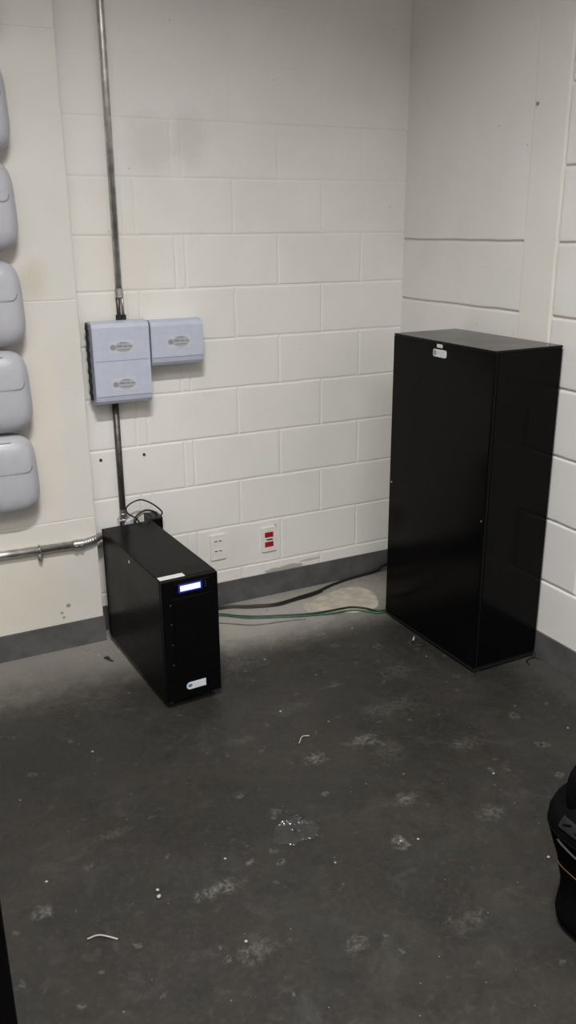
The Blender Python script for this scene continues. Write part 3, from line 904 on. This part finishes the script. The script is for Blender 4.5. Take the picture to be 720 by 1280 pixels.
# ------------------------------------------------------------------ black bag at the edge of the picture
bag = thing('fabric_bag', 'black fabric bag with thin yellow piping standing on the floor', 'bag', (-.74, -2.10, 0), 0)
prof = [(z, a, .62*a) for z, a in ((.0, .138), (.006, .148), (.02, .160), (.04, .166), (.06, .164), (.08, .162), (.10, .160), (.12, .159), (.14, .162), (.17, .169), (.20, .176),
        (.23, .188), (.26, .198), (.28, .204), (.30, .207), (.32, .206), (.34, .196), (.356, .172), (.366, .135), (.372, .08), (.374, .03))]
bm = bmesh.new()
n = 40; rings = []
for z, a, b in prof:
    ring = []
    for k in range(n):
        t = 2*PI*k/n; c, s_ = math.cos(t), math.sin(t)
        e = 2/2.7
        wr = 1+.006*math.sin(3*t+z*40)+.005*math.sin(7*t-z*25)
        ring.append(bm.verts.new((a*wr*math.copysign(abs(c)**e, c), b*wr*math.copysign(abs(s_)**e, s_), z)))
    rings.append(ring)
for a, b in zip(rings, rings[1:]):
    for k in range(n): bm.faces.new((a[k], a[(k+1) % n], b[(k+1) % n], b[k]))
bm.faces.new(rings[0][::-1]); bm.faces.new(rings[-1])
obj('body', bm, M_fabric, bag, smooth=True)
def ringpt(t, z):
    for (z0, a0, b0), (z1, a1, b1) in zip(prof, prof[1:]):
        if z0 <= z <= z1:
            f = (z-z0)/(z1-z0); a = a0+(a1-a0)*f; b = b0+(b1-b0)*f; break
    c, s_ = math.cos(t), math.sin(t); e = 2/2.7
    wr = 1+.006*math.sin(3*t+z*40)+.005*math.sin(7*t-z*25)
    return Vector((a*wr*math.copysign(abs(c)**e, c), b*wr*math.copysign(abs(s_)**e, s_), z))
pts = []
for k in range(61):
    t = 2*PI*k/60
    z = .146-.04*math.cos(t)
    pts.append(ringpt(t, z)*1.004+Vector((0, 0, .0)))
p_ = obj('piping', NT(pts, .0014, 6), M_yel, bag, smooth=True); p_['label'] = 'thin yellow piping'
# carry handle
hp = smooth_path([(-.158, .03, .335), (-.170, .03, .395), (-.155, .03, .445), (-.08, .03, .475), (0, .03, .483), (.08, .03, .475), (.155, .03, .445), (.170, .03, .395), (.158, .03, .335)], 6)
obj('handle', NT(hp, .014, 10), M_fabric, bag, smooth=True)
# zip, patch and strap buckle on the near face
pts = [ringpt(2*PI*k/60, .296)*1.003 for k in range(61)]
obj('zip', NT(pts, .0022, 6), M_fabric, bag, smooth=True)
bm = bmesh.new()
g = []
for i in range(9):
    row = []
    for j in range(5):
        t = .965*PI+.15*PI*i/8; z = .318+.024*j/4
        row.append(bm.verts.new(ringpt(t, z)*1.012))
    g.append(row)
for i in range(8):
    for j in range(4): bm.faces.new((g[i][j], g[i+1][j], g[i+1][j+1], g[i][j+1]))
r_ = bmesh.ops.solidify(bm, geom=bm.faces[:], thickness=.002)
pt = obj('sewn_patch', bm, M_web, bag)
bm = bmesh.new()
for q in range(3):
    t = .985*PI+.045*PI*q
    tube(bm, [ringpt(t, .326)*1.016, ringpt(t+.02*PI, .335)*1.016], .0022, 6)
obj('print', bm, M_fabric, pt)
bm = bmesh.new()
tube(bm, [ringpt(.97*PI+.20*PI*k/12, .285-.020*math.sin(PI*k/12))*1.012 for k in range(13)], .003, 8)
sp = obj('strap', bm, M_web, bag, smooth=True)
b = ringpt(1.10*PI, .268)*1.02
obj('buckle', NB(b.x-.005, b.x+.005, b.y-.007, b.y+.007, b.z-.008, b.z+.008, bevel=.002), M_grey, sp)

# ------------------------------------------------------------------ lights
def area(name, loc, target, sx, sy, power, col, spread=PI):
    L = bpy.data.lights.new(name, 'AREA'); L.shape = 'RECTANGLE'; L.size = sx; L.size_y = sy
    L.energy = power; L.color = col; L.spread = spread
    o = bpy.data.objects.new(name, L); C.objects.link(o); o.location = loc
    d = Vector(target)-Vector(loc)
    o.rotation_euler = d.to_track_quat('-Z', 'Y').to_euler()
    return o
LC = (1, .994, .982)
area('ceiling_lamp_key', (-1.85, -2.3, 3.1), (-1.85, -2.3, 0), .5, .10, 80, LC, math.radians(149))
area('rear_fill_light', (-2.9, -5.0, 4.0), (-2.9, -5.0, 0), 3.0, 2.0, 165, LC, math.radians(150))  # added broad fill, softens and lifts the key's shadows
W = bpy.data.worlds.new('World'); S.world = W; W.use_nodes = True
W.node_tree.nodes['Background'].inputs[0].default_value = (.05, .05, .05, 1)

# ------------------------------------------------------------------ camera
cam = bpy.data.cameras.new('Camera'); co = bpy.data.objects.new('Camera', cam); C.objects.link(co)
yaw, pitch, roll, f = .466862, .324305981, -.00764805767, 1063.11
fw = Vector((math.sin(yaw)*math.cos(pitch), math.cos(yaw)*math.cos(pitch), -math.sin(pitch)))
rt = Vector((math.cos(yaw), -math.sin(yaw), 0)); up = rt.cross(fw)
c, s_ = math.cos(roll), math.sin(roll)
r2 = c*rt+s_*up; u2 = -s_*rt+c*up
co.matrix_world = Matrix(((r2.x, u2.x, -fw.x, -2.18648835), (r2.y, u2.y, -fw.y, -3.20867405), (r2.z, u2.z, -fw.z, 1.59037458), (0, 0, 0, 1)))
cam.sensor_fit = 'VERTICAL'; cam.sensor_height = 36; cam.lens = f*36/1280
cam.clip_start = .02
S.camera = co

S.view_settings.view_transform = 'Standard'; S.view_settings.look = 'None'
S.view_settings.gamma = 1; S.view_settings.use_curve_mapping = False
S.view_settings.exposure = 0.0
